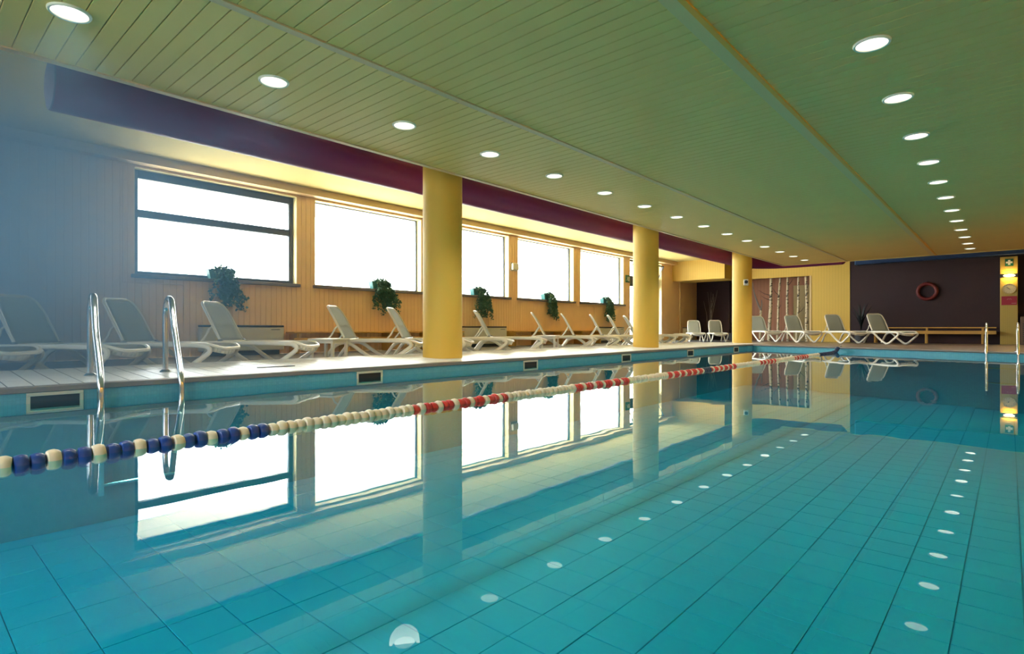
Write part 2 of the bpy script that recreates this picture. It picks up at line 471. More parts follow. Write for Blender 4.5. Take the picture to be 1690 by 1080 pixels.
# window reveals (plaster lining of the openings) and windows
for k, (a, b) in enumerate(WIN):
    w = structure(MB().box(XW-0.30, b-0.002, ZS, XW+0.004, b+0.012, ZT).box(XW-0.30, a-0.012, ZS, XW+0.004, a+0.002, ZT)
                  .box(XW-0.30, a, ZT-0.012, XW+0.004, b, ZT+0.002).build('window_%d' % (k+1), M_REVEAL))
    xg = XW-0.22
    fr = MB()
    if k == 0:
        t = 0.10
        zm = 2.72
        fr.box(xg-0.04, a, ZS, xg+0.05, a+t, ZT, .006).box(xg-0.04, b-t, ZS, xg+0.05, b, ZT, .006)
        fr.box(xg-0.04, a+t, ZT-0.17, xg+0.05, b-t, ZT, .006).box(xg-0.04, a+t, ZS, xg+0.05, b-t, ZS+0.08, .006)
        fr.box(xg-0.05, a+t, zm-0.07, xg+0.06, b-t, zm+0.08, .006)
        fr.build('window_frame', M_FRAME, w)
        MB().box(xg-0.005, a+t, ZS+.08, xg+0.005, b-t, zm-.07).build('pane', M_GLASS, w)
        MB().box(xg-0.005, a+t, zm+.08, xg+0.005, b-t, ZT-.17).build('pane', M_GLASS, w)
    else:
        t = 0.035
        fr.box(xg-0.03, a, ZS, xg+0.03, a+t, ZT).box(xg-0.03, b-t, ZS, xg+0.03, b, ZT)
        fr.box(xg-0.03, a+t, ZT-t, xg+0.03, b-t, ZT).box(xg-0.03, a+t, ZS, xg+0.03, b-t, ZS+t)
        fr.build('window_frame', M_FRAME, w)
        MB().box(xg-0.005, a+t, ZS+t, xg+0.005, b-t, ZT-t).build('pane', M_GLASS, w)
    MB().box(XW-0.30, a-0.06, ZS-0.07, XW+0.09, b+0.06, ZS, .008).build('window_sill', M_SILL, w)
# garden door
a, b = DOOR
dr = structure(MB().box(XW-0.30, b-0.002, ZLOW, XW+0.004, b+0.012, ZT).box(XW-0.30, a-0.012, ZLOW, XW+0.004, a+0.002, ZT)
               .box(XW-0.30, a, ZT-0.012, XW+0.004, b, ZT+0.002).build('door_1', M_REVEAL))
xg = XW-0.2
fr = MB().box(xg-0.04, a, ZLOW, xg+0.04, a+.08, ZT, .006).box(xg-0.04, b-.08, ZLOW, xg+0.04, b, ZT, .006)
fr.box(xg-.04, a+.08, ZT-.09, xg+.04, b-.08, ZT, .006).box(xg-.05, a+.08, 2.38, xg+.05, b-.08, 2.80, .006).box(xg-.04, (a+b)/2-.05, ZLOW, xg+.04, (a+b)/2+.05, 2.38, .006)
fr.build('door_frame', M_FRAME, dr)
for p, q in ((a+.08, (a+b)/2-.05), ((a+b)/2+.05, b-.08)):
    MB().box(xg-.005, p, ZLOW+.01, xg+.005, q, 2.38).build('pane', M_GLASS, dr)
    h = MB(); h.tube([(xg+.02, q-.06, .86), (xg+.09, q-.06, .86), (xg+.09, q-.06, 1.10), (xg+.02, q-.06, 1.10)], .014)
    h.build('door_handle', M_FRAME, dr, smooth=True)
    hop = MB()                                            # fanlight tilted into the room
    n = Vector((0.34, 0, 0.62)); L = 0.66
    def hp(s, y): return (xg+0.05+s*0.30, y, 2.82+s*0.62)
    hop.tube([hp(0,p+.02), hp(1,p+.02), hp(1,q-.02), hp(0,q-.02)], .035, 6, closed=True)
    hop.build('fanlight_frame', M_FRAME, dr)
    MB().face([hp(.03,p+.04), hp(.97,p+.04), hp(.97,q-.04), hp(.03,q-.04)]).build('fanlight_pane', M_GLASS, dr)

# ------------------------------------------------------------------ setting: far end
wby = structure(MB().box(-6.55, YF, ZLOW, -5.06, YF+0.2, ZU).build('wall_back', M_YELLOW))
structure(MB().box(XW, YF, 2.83, -6.55, YF+0.2, ZU).build('wall_back_lintel', M_YELLOW))
MB().box(-6.62, YF-0.02, ZLOW, -6.55, YF+0.22, 2.83).build('opening_jamb', M_CORN, wby)
structure(MB().box(XW, 26.0, 2.83, -9.9, YF, ZU).build('wall_back_soffit', M_YELLOW))
structure(MB().box(XW, 29.1, ZLOW, -5.0, 29.3, ZU).build('wall_back_alcove', M_BROWN))
structure(MB().box(XW, 28.9, ZLOW, -10.75, 29.1, 2.95).build('wall_alcove_shade', M_DARK))  # dark panel puts the shade at the alcove's left end into colour
structure(MB().box(-5.25, YF+0.2, ZLOW, -5.06, 29.1, ZU).build('wall_alcove_side', M_BROWN))
structure(MB().box(XW, YF+0.2, 2.95, -5.06, 29.1, 3.1).build('ceiling_alcove', M_BROWN))
structure(MB().box(-5.06, YF+0.02, ZLOW, 5.2, YF+0.2, ZU).build('wall_back_dark', M_DARK))
structure(MB().box(5.0, Y0, ZLOW, 5.2, YF+0.2, ZU).build('wall_right', M_YELLOW))
wf = MB()
wf.box(XW-0.3, Y0-0.3, ZLOW, 5.2, Y0, 0.9).box(XW-0.3, Y0-0.3, 3.3, 5.2, Y0, ZU)
for xa, xb in ((XW-0.3, -10.6), (-8.4, -6.6), (-4.4, -2.6), (-0.4, 5.2)): wf.box(xa, Y0-0.3, 0.9, xb, Y0, 3.3)
wfo = structure(wf.build('wall_front', M_WALL))
for k, (xa, xb) in enumerate(FILL_WIN):
    w = structure(MB().box(xa, Y0-.2, .9, xa+.06, Y0-.1, 3.3).box(xb-.06, Y0-.2, .9, xb, Y0-.1, 3.3).box(xa, Y0-.2, 3.24, xb, Y0-.1, 3.3).box(xa, Y0-.2, .9, xb, Y0-.1, .96).build('window_%d' % (k+7), M_FRAME))
    MB().box(xa+.06, Y0-.155, .96, xb-.06, Y0-.145, 3.24).build('pane', M_GLASS, w)

# ------------------------------------------------------------------ setting: floors
XE = -5.88                                  # pool edge
def farY(x): return 17.27 - 0.369*(x + 5.42)
structure(MB().box(XW, Y0, ZLOW-0.2, -7.35, 31, ZLOW).box(-7.35, 22.2, ZLOW-0.2, 5.2, 31, ZLOW).build('floor', M_FLOORL))
# sloping poolside strip: grout bed, coping edge, tiles
YS = 19.4
st = MB()
zc_ = 0.062
for (ya, yb, za, zb) in ((Y0, 16.5, zc_, zc_), (16.5, YS, zc_, 0.0)):
    st.v += [(XE,ya,-.006),(-7.35,ya,za-.006),(-7.35,yb,zb-.006),(XE,yb,-.006),(XE,ya,ZB),(-7.35,ya,ZB),(-7.35,yb,ZB),(XE,yb,ZB)]
    b0 = len(st.v)-8
    for f_ in ((0,1,2,3),(7,6,5,4),(0,4,5,1),(1,5,6,2),(2,6,7,3),(3,7,4,0)): st.f.append(tuple(b0+i for i in f_)); st.m.append(0)
strip = structure(st.build('floor_poolside', M_GROUT))
MB().box(XE-0.10, Y0, -0.045, XE+0.03, 17.3, 0.004, 0.006).build('coping_edge', M_LIP, strip)
TP = 0.166
rows = [(XE-0.105, XE-0.52), (XE-0.525, XE-0.94), (XE-0.945, XE-1.465)]
far = MB()
def strip_tile(mb, y0, y1, xa, xb, lift=0.0):
    def zz(x, y):
        cr = zc_ if y < 16.5 else zc_*(YS-y)/(YS-16.5)
        return (XE-x)/1.47*cr + lift
    b0 = len(mb.v); e = 0.004
    for zoff, s in ((0.0, e), (0.002, e+0.002)):
        for (x, y) in ((xa-s, y0+s), (xb+s, y0+s), (xb+s, y1-s), (xa-s, y1-s)):
            mb.v.append((x, y, zz(x, y) + zoff - 0.004))
    for f_ in ((4,5,6,7),(0,4,7,3),(1,2,6,5),(0,1,5,4),(2,3,7,6)): mb.f.append(tuple(b0+i for i in f_)); mb.m.append(0)
y = Y0
while y < YS-0.1:
    for r, (xa, xb) in enumerate(rows):
        if 0.2 < y < 12.0:
            t = MB(); strip_tile(t, y, y+TP, xa, xb, 0.0008*math.sin(y*77+r*3)); t.build('tile', M_TILE, strip)
        else: strip_tile(far, y, y+TP, xa, xb)
    y += TP
stuff(far.build('tile_field', M_TILE, strip))
# brown deck at the far end, with its slanted pool edge
fd = MB()
fd.prism([(-7.35, YS), (XE-0.02, YS-2.0), (XE+0.10, farY(XE)+0.0), (XE+0.35, farY(XE+0.35)-0.02), (5.0, farY(5.0)), (5.0, 22.2), (-7.35, 22.2)], ZB, -0.002)
fdo = structure(fd.build('floor_far', M_FLOORF))
cp = MB()
cp.tube([(XE+0.0, farY(XE)-0.25, -.022), (XE+0.10, farY(XE)-0.04, -.022), (XE+0.35, farY(XE+0.35)-0.03, -.022), (4.9, farY(4.9)-0.01, -.022)], 0.024, 6)
cp.build('coping_edge', M_LIP, fdo)
structure(MB().box(2.6, Y0, ZB-0.1, 5.0, 14.4, 0.0).build('floor_side', M_FLOORF))

# ------------------------------------------------------------------ swimming pool
pool = MB()
poly = [(XE, Y0), (2.6, Y0), (2.6, farY(2.6)), (XE+0.35, farY(XE+0.35)), (XE+0.10, farY(XE)), (XE, farY(XE)-0.25)]
n = len(poly)
for i in range(n):
    p, q = poly[i], poly[(i+1)%n]
    pool.face([(p[0],p[1],ZB-.05),(q[0],q[1],ZB-.05),(q[0],q[1],-0.04),(p[0],p[1],-0.04)])
inner = MB()
pw = MB()
for i in range(n):
    p, q = Vector((*poly[i],0)), Vector((*poly[(i+1)%n],0))
    d = (q-p).normalized(); nrm = Vector((-d.y, d.x, 0))*0.02     # inward for a counter-clockwise outline
    a_, b_ = p+nrm, q+nrm
    b0 = len(pw.v)
    for z in (ZB-.05, -0.045):
        pw.v += [(p.x,p.y,z),(q.x,q.y,z),(b_.x,b_.y,z),(a_.x,a_.y,z)]
    for f_ in ((0,1,2,3),(7,6,5,4),(0,4,5,1),(1,5,6,2),(2,6,7,3),(3,7,4,0)): pw.f.append(tuple(b0+k for k in f_)); pw.m.append(0)
pl = structure(pw.build('swimming_pool', M_PWALL))
tag(pl, 'teal tiled swimming pool basin under still water', 'pool')
MB().prism(poly, ZB-0.12, ZB-0.012).build('pool_bottom', M_PGROUT, pl)
PT = 0.30
me = MB().box(-PT/2+0.0022, -PT/2+0.0022, -0.012, PT/2-0.0022, PT/2-0.0022, 0.0, 0.002).mesh('tile', M_PTILE)
far = MB()
ix = 0
far.box(XE+.03, -3.9-PT/2, ZB-.012, XE+.03+.208, 16.9, ZB)
x = XE + PT/2 + 0.03 + 0.216
while x < 2.5:
    y = -3.9
    while y < 18:
        if y + PT/2 < farY(x) - 0.05:
            if 0.2 < y < 4.7 and x < -0.1: link('tile', me, pl, (x, y, ZB + 0.001*math.sin(x*31+y*17)))
            else: far.box(x-PT/2+.005, y-PT/2+.005, ZB-.012, x+PT/2-.005, y+PT/2-.005, ZB)
        y += PT
    x += PT
stuff(far.build('tile_field', M_PTILE, pl))
wtr = MB(); wtr.face([(p[0], p[1], ZW) for p in poly])
wo = wtr.build('pool_water', M_WATER)
tag(wo, 'still turquoise water filling the pool', 'water', kind='stuff')
# skimmer openings in the pool wall
skl = ['cream framed skimmer opening below the left ladder, nearest one', 'cream framed skimmer opening just left of the nearest column',
       'third skimmer opening from the left ladder, between first and second columns', 'skimmer opening just before the second yellow column',
       'skimmer opening between the second and third yellow columns', 'farthest small skimmer opening, below the third yellow column']
for Y, lb in zip([0.93, 3.95, 7.03, 10.09, 13.17, 16.25], skl):
    r = thing('skimmer', lb, 'skimmer', (XE+0.02, Y, ZW), 0, 'skimmers along the window side of the pool')
    w2, zt, zb, t = 0.185, 0.082, -0.07, 0.026
    MB().box(0, -w2, zt-t, .014, w2, zt, .003).box(0, -w2, zb, .014, w2, zb+t, .003).box(0, -w2, zb+t, .014, -w2+t, zt-t, .003).box(0, w2-t, zb+t, .014, w2, zt-t, .003).build('frame', M_SKIM, r)
    MB().box(.0005, -w2+t, zb+t, .003, w2-t, zt-t).build('opening', M_BLACK, r)

# ------------------------------------------------------------------ bluish volume added at the left end in place of lens flare
HZ = 0.33
m = bpy.data.materials.new('flare_veil_volume'); m.use_nodes = True
nt = m.node_tree; nt.nodes.clear()
out = nt.nodes.new('ShaderNodeOutputMaterial'); vs = nt.nodes.new('ShaderNodeVolumeScatter')
vs.inputs['Color'].default_value = (0.30, 0.66, 1.0, 1); vs.inputs['Anisotropy'].default_value = 0.2
tc = nt.nodes.new('ShaderNodeTexCoord'); sp = nt.nodes.new('ShaderNodeSeparateXYZ')
nt.links.new(tc.outputs['Object'], sp.inputs[0])
def ramp(axis, a, b):
    r_ = nt.nodes.new('ShaderNodeMapRange'); r_.interpolation_type = 'SMOOTHSTEP'
    r_.inputs['From Min'].default_value = a; r_.inputs['From Max'].default_value = b
    nt.links.new(sp.outputs[axis], r_.inputs['Value']); return r_.outputs['Result']
def mul(a, b):
    q = nt.nodes.new('ShaderNodeMath'); q.operation = 'MULTIPLY'
    nt.links.new(a, q.inputs[0])
    if isinstance(b, float): q.inputs[1].default_value = b
    else: nt.links.new(b, q.inputs[1])
    return q.outputs[0]
va = nt.nodes.new('ShaderNodeVolumeAbsorption'); va.inputs['Color'].default_value = vs.inputs['Color'].default_value
dn = mul(mul(ramp('Y', 3.8, -0.2), ramp('X', -4.2, -6.4)), HZ)
nt.links.new(dn, vs.inputs['Density']); nt.links.new(dn, va.inputs['Density'])
av = nt.nodes.new('ShaderNodeAddShader')
nt.links.new(vs.outputs[0], av.inputs[0]); nt.links.new(va.outputs[0], av.inputs[1])
nt.links.new(av.outputs[0], out.inputs['Volume'])
o = MB().box(-12.40, -3.8, ZW+0.02, -4.2, 3.8, 3.55).build('flare_veil', m)
tag(o, 'bluish veil added at the left end in place of lens flare', 'flare_veil', kind='stuff')

# ------------------------------------------------------------------ columns
for Y, lb in ((5.78, 'thick round yellow column nearest to the camera'), (12.3, 'round yellow column in the middle of the row of three'), (18.85, 'farthest round yellow column, at the pool corner')):
    o = MB().lathe([(0.305, 0), (0.305, ZU+0.01)], 48).build('column', M_COLM, None, smooth=True, loc=(-6.6, Y, 0.02 if Y < 18 else 0.0))
    tag(o, lb, 'column', 'yellow columns by the pool')

# ------------------------------------------------------------------ air ducts
R = 0.285
path = [(-7.62, 1.17, 3.09)]
path += [(-7.62, 1.17 + (21.6-1.17)*k/24, 3.09) for k in range(1, 25)]
path += [(-7.62 + 1.5*(1-math.cos(a)), 21.6 + 1.5*math.sin(a), 3.09) for a in [PI/2*k/10 for k in range(1, 11)]]
path += [(-6.12 + (1.6)*k/3, 23.1, 3.09) for k in range(1, 4)]
duct = thing('air_duct', 'long round plum fabric air duct above the loungers, turning at the far wall', 'duct', (-7.62, 1.17, 3.09))
loc = Vector((-7.62, 1.17, 3.09))
MB().tube([Vector(p)-loc for p in path], R, 28, cap=False).build('sleeve', M_DUCT, duct, smooth=True)
M_DCAP = mat('mauve_duct_cap', (0.13, 0.09, 0.18), 0.6)
MB().lathe([(0.001, -0.03), (R*.7, -0.028), (R*.97, -0.012), (R, 0.01)], 28, 'Y').build('end_cap', M_DCAP, duct, smooth=True)
e = Vector(path[-1]) - loc
MB().lathe([(R, -0.01), (R*.9, .05), (R*.6, 0.12), (0.001, 0.15)], 28, 'X', tuple(e)).build('end_cap', M_DUCT, duct, smooth=True)
hang = MB()
for Yh in range(2, 22, 2): hang.box(-0.012, Yh-1.17-.012, R-.01, .012, Yh-1.17+.012, ZU-3.09)
stuff(hang.build('hanger', M_TRIM, duct))
bd = thing('blue_duct', 'dark blue box duct along the top of the dark wall', 'duct', (-4.8, 26.9, 3.15))
MB().box(0, 0, 0, 9.6, 0.38, ZU-3.15, .01).build('casing', M_BLUE, bd)
MB().box(-0.012, -0.01, -0.01, 0.02, 0.39, ZU-3.15, .004).build('end_plate', mat('pale_blue_plate', (0.10, 0.22, 0.42), .5), bd)

# ------------------------------------------------------------------ downlights
def downlight(x, y, label):
    r = thing('ceiling_light', label, 'ceiling light', (x, y, ZC), 0, 'round downlights in the slatted ceiling')
    if not hasattr(downlight, 'm'):
        rim = MB().lathe([(0.108, 0.006), (0.108, -0.010), (0.121, -0.012), (0.127, -0.004), (0.127, 0.004), (0.108, 0.006)], 32)
        ref = MB().lathe([(0.108, 0.0), (0.105, 0.012), (0.09, 0.045), (0.055, 0.065), (0.001, 0.068)], 18)
        bulb = MB().lathe([(0.001, 0.020), (0.03, 0.022), (0.048, 0.036), (0.048, 0.062)], 20)
        downlight.m = (rim.mesh('rim', M_RIM, True), ref.mesh('reflector', M_REFL), bulb.mesh('bulb', M_BULB, True))
        d = bpy.data.lights.new('downlight_lamp', 'SPOT')
        d.energy = SPOT_W; d.spot_size = math.radians(130); d.spot_blend = 0.6; d.shadow_soft_size = 0.16
        d.color = (1.0, 0.95, 0.80)
        downlight.l = d
    for nm, me in zip(('rim', 'reflector', 'bulb'), downlight.m): link(nm, me, r, (0,0,-0.004))
    lo = bpy.data.objects.new('downlight_lamp', downlight.l); COL.objects.link(lo); lo.parent = r; lo.location = (0,0,-0.025)
ORD = ['first', 'second', 'third', 'fourth', 'fifth', 'sixth', 'seventh', 'eighth', 'ninth', 'tenth', 'eleventh', 'twelfth', 'thirteenth', 'fourteenth', 'fifteenth']
for k, y in enumerate(LIGHTS_L):
    downlight(XL, y, 'lit round downlight, %s from the near end of the row beside the plum duct' % ORD[k])
for k, y in enumerate(LIGHTS_R):
    downlight(XR, y, 'lit round downlight, %s from the near end of the right hand row' % ORD[k])

# ------------------------------------------------------------------ sun loungers
def make_lounger():
    r = thing('sun_lounger', 'x', 'sun lounger', (0,0,0))
    for sgn in (-1, 1):
        yb = 0.30*sgn
        pts = [(-.36,.024),(-.28,.14),(-.16,.29),(-.02,.345),(.12,.31),(.34,.16),(.58,.03),(.66,.022),(.75,.05),(.92,.16),(1.06,.255),(1.10,.31),(1.05,.355),(.93,.37),(.5,.375),(0,.372),(-.2,.37),(-.34,.36)]
        path = spline([(x, yb, z) for x, z in pts], 4)
        MB().tube(path, 0.030, 8, flat=0.85).build('side_frame', M_WPLAST, r, smooth=True)
    # seat: sling panel plus moulded rim with rounded, drooping foot end
    def edge(t):                      # outline of the seat, t along x 0..1.2
        return 0.275
    def sz(x): return 0.392 - 0.01*math.sin(max(0, min(1, x/1.0))*PI) - (0 if x < .98 else 1.3*(x-.98)**2)
    out = []
    for i in range(9): out.append((0.02 + 1.02*i/8, -0.275))
    for i in range(1, 8): a = -PI/2 + PI/2*i/8; out.append((1.04+0.16*math.cos(a), -0.275+0.16+0.16*math.sin(a)))
    out2 = out + [(x, -y) for x, y in reversed(out)]
    sling = MB()
    nx, ny = 16, 6
    grid = []
    for i in range(nx+1):
        x = 0.03 + 1.15*i/nx
        hw = 0.265 if x < 1.04 else 0.115 + math.sqrt(max(0, 0.15**2-(x-1.04)**2))
        for j in range(ny+1):
            yv = -hw + 2*hw*j/ny
            grid.append((x, yv, sz(x) - 0.006*(1-(yv/hw)**2)))
    b0 = len(sling.v); sling.v += grid
    for i in range(nx):
        for j in range(ny):
            q = b0+i*(ny+1)+j
            sling.f.append((q, q+1, q+ny+2, q+ny+1)); sling.m.append(0)
    st_ = sling.build('seat', M_SLING, r, smooth=True)
    sd = st_.modifiers.new('thick', 'SOLIDIFY'); sd.thickness = 0.010
    MB().tube([(x, y, sz(x)-0.004) for x, y in out2], 0.020, 6, closed=True, flat=1.3).build('seat_frame', M_WPLAST, st_, smooth=True)
    # foot lip under the end
    lip = MB()
    L = []
    for i in range(15):
        a = -PI/2 + PI*i/14
        L.append((1.04+0.15*math.cos(a)*1.05, 0.255*math.sin(a)))
    for i in range(14):
        (xa, ya), (xb, yb) = L[i], L[i+1]
        lip.face([(xa, ya, sz(xa)-.005), (xb, yb, sz(xb)-.005), (xb-.03, yb*.96, sz(xb)-.075), (xa-.03, ya*.96, sz(xa)-.075)])
    lp = lip.build('foot_lip', M_WPLAST, st_, smooth=True)
    sd = lp.modifiers.new('thick', 'SOLIDIFY'); sd.thickness = 0.012
    # backrest
    ang = math.radians(28)
    def bp(s, y):                      # s along the back, metres
        bend = 0.10*max(0, s-0.42)**2*6
        return (-math.sin(ang)*s - bend, y, 0.392 + math.cos(ang)*s - bend*0.2)
    LB = 0.635
    o = [(0.0, -.272), (0.2, -.272), (0.40, -.268), (0.52, -.255)]
    for i in range(1, 6): a = PI/2*i/5; o.append((0.535+0.10*math.sin(a), -.25+0.10-0.10*math.cos(a)))
    full = o + [(s_, -y_) for s_, y_ in reversed(o)]
    sl = MB(); grid = []
    ns = 12
    for i in range(ns+1):
        s_ = 0.01 + (LB-0.02)*i/ns
        hw = 0.265 if s_ < .40 else (0.262 - (s_-.40)*.1 if s_ < .53 else 0.15 + math.sqrt(max(0, .0098-(s_-.535)**2)))
        for j in range(ny+1):
            yv = -hw+2*hw*j/ny
            p = bp(s_, yv); grid.append((p[0]-0.010*(1-(yv/hw)**2), p[1], p[2]))
    sl.v += grid
    for i in range(ns):
        for j in range(ny):
            q = i*(ny+1)+j; sl.f.append((q, q+1, q+ny+2, q+ny+1)); sl.m.append(0)
    bk = sl.build('backrest', M_SLING, r, smooth=True)
    sd = bk.modifiers.new('thick', 'SOLIDIFY'); sd.thickness = 0.010
    MB().tube([bp(s_, y_) for s_, y_ in full], 0.019, 6, closed=True, flat=1.0).build('back_frame', M_WPLAST, bk, smooth=True)
    # recline prop behind the back
    pr = MB(); top = bp(0.24, 0)
    pr.tube(spline([(-.33,-.25,.365), (-.24,-.24,.47), (top[0]-.045,-.22,top[2]), (top[0]-.045,.22,top[2]), (-.24,.24,.47), (-.33,.25,.365)], 3), 0.014, 6)
    pr.build('recline_prop', M_WPLAST, bk, smooth=True)
    for sgn in (-1, 1): MB().lathe([(0.032, -.02), (0.036, -.012), (.036, .012), (.032, .02)], 12, 'Y', (0.0, .285*sgn, .392)).build('hinge', M_GREYPL, r, smooth=True)
    return r
proto = make_lounger()
GL = 'white loungers with grey slings round the pool'
loungers = []
C8 = lambda Y: (-8.27, Y-0.24, ZLOW)
left = [(0.42, 'white sun lounger cut off by the left picture edge, only its foot end showing'),
        (1.40, 'white sun lounger behind the left handrail, its tall back at the picture edge'),
        (2.40, 'white sun lounger whose back stands between the two ladder handrails'),
        (3.53, 'white sun lounger right of the ladder, in front of the nearest fan coil'),
        (5.45, 'white sun lounger just behind the nearest small white table'),
        (6.63, 'white sun lounger just left of the nearest column, below the second ivy'),
        (7.75, 'white sun lounger mostly hidden behind the nearest column'),
        (8.82, 'white sun lounger just right of the nearest column, below the third ivy'),
        (10.72, 'white sun lounger just behind the second small white table'),
        (11.9, 'white sun lounger below the fourth ivy, second beyond the second table'),
        (13.2, 'white sun lounger below the fifth window, third beyond the second table'),
        (14.1, 'white sun lounger below the fifth ivy, in front of the third fan coil'),
        (15.0, 'white sun lounger with its back just left of the second column'),
        (16.0, 'white sun lounger with its back hidden by the second column')]
for Y, lb in left:
    x, y, z = C8(Y)
    loungers.append(((x, y, z), math.radians(38), lb))
for (X, Y), lb in zip([(-6.97, 21.75), (-5.65, 21.45), (-4.30, 21.2), (-3.02, 20.85)],
        ['white lounger on the far deck, just right of the farthest column', 'white lounger on the far deck in front of the birch trunks',
         'white lounger on the far deck in front of the plain yellow wall', 'white lounger on the far deck in front of the dark wall']):
    loungers.append(((X, Y, 0.0), math.radians(-46), lb))
for (X, Y), lb in zip([(-10.66, 24.4), (-9.68, 24.4)], ['white lounger in the far left corner, beside the third small table', 'white lounger before the dark alcove, just left of the farthest column']):
    loungers.append(((X, Y, ZLOW), math.radians(-58), lb))
for i, (p, a, lb) in enumerate(loungers):
    o = proto if i == 0 else copy_tree(proto)
    o.location = p; o.rotation_euler = (0, 0, a + random.uniform(-.03, .03)); tag(o, lb, 'sun lounger', GL)

# ------------------------------------------------------------------ small white tables
def make_table():
    r = thing('side_table', 'x', 'side table')
    MB().box(-.23,-.23,.385,.23,.23,.42,.008).build('table_top', M_WPLAST, r)
    MB().box(-.20,-.20,.345,.20,.20,.384,.004).build('apron', M_WPLAST, r)
    me = MB().box(-.02,-.025,0,.02,.025,.384,.005).mesh('leg', M_WPLAST)
    for sx in (-1,1):
        for sy in (-1,1): link('leg', me, r, (.185*sx, .18*sy, 0))
    return r
tb = make_table()
for i, (p, lb) in enumerate([((-7.95, 4.62, ZLOW), 'nearest small square white table, left of the first column'),
                             ((-7.85, 10.05, ZLOW), 'small square white table between loungers past the first column'),
                             ((-7.9, 17.05, ZLOW), 'farthest small square white table, right of the second column')]):
    o = tb if i == 0 else copy_tree(tb)
    o.location = p; o.rotation_euler = (0,0,math.radians(25)); tag(o, lb, 'side table', 'small white tables between loungers')

# ------------------------------------------------------------------ fan coils and benches along the window wall
def fan_coil(y0, y1, lb):
    r = thing('fan_coil', lb, 'heater', (XW+0.13, (y0+y1)/2, ZLOW), 0, 'fan coils under the windows')
    w = (y1-y0)/2
    cs = MB().box(-.12,-w,.10,.12,w,.60,.015).build('casing', M_COILW, r)
    MB().box(-.12,-w,.605,.12,w,.65,.012).build('top_grille', M_COILD, r)
    MB().box(-.10,-w+.08,0,.06,w-.08,.10).build('plinth', M_COILD, r)
    MB().box(.1195,w-.30,.545,.1215,w-.10,.56).build('badge', M_COILD, cs)
fan_coil(4.28, 6.0, 'cream fan coil heater with dark top grille, behind the lounger right of the ladder')
fan_coil(11.6, 13.5, 'cream fan coil heater right of the nearest column')
fan_coil(19.1, 20.95, 'farthest cream fan coil heater, left of the second column')
def bench(x0, x1, y0, y1, z, along, lb, rail=True, h=0.5):
    r = thing('bench', lb, 'bench', ((x0+x1)/2, (y0+y1)/2, z), 0, 'wooden benches along the walls')
    lx, ly = (x1-x0)/2, (y1-y0)/2
    if along == 'Y':
        for k in range(4): MB().box(-lx+.10*k,-ly,h-.035,-lx+.10*k+.088,ly,h,.006).build('slat', M_WOOD, r)
        MB().box(lx-.03,-ly,h-.20,lx,ly,h-.14,.005).build('front_rail', M_WOOD, r)
        n = max(2, int((y1-y0)/1.3)+1)
        for k in range(n):
            yy_ = -ly+.1+(2*ly-.2)*k/(n-1)
            MB().box(-lx+.02,yy_-.03,0,lx-.01,yy_+.03,h-.035,.005).build('leg', M_WOOD, r)
    else:
        for k in range(3): MB().box(-lx,-ly+.14*k,h-.13,lx,-ly+.14*k+.125,h-.005,.006).build('slat', M_WOOD, r)
        MB().box(-lx,ly-.04,h+.09,lx,ly,h+.135,.005).build('back_rail', M_WOOD, r)
        n = 3
        for k in range(n):
            xx_ = -lx+.12+(2*lx-.5)*k/(n-1)
            MB().box(xx_-.035,-ly+.02,0,xx_+.035,-ly+.09,h-.13,.005).build('leg', M_WOOD, r)
            MB().box(xx_-.035,ly-.11,0,xx_+.035,ly-.04,h+.12,.005).build('leg', M_WOOD, r)
bench(XW+.02, XW+.42, 6.15, 11.45, ZLOW, 'Y', 'long honey coloured slatted bench below the second and third windows')
bench(XW+.02, XW+.42, 13.65, 18.95, ZLOW, 'Y', 'long honey coloured slatted bench below the fourth and fifth windows')
bench(-4.2, -0.35, 26.75, 27.2, ZLOW, 'X', 'honey coloured bench with back rail in front of the dark wall')

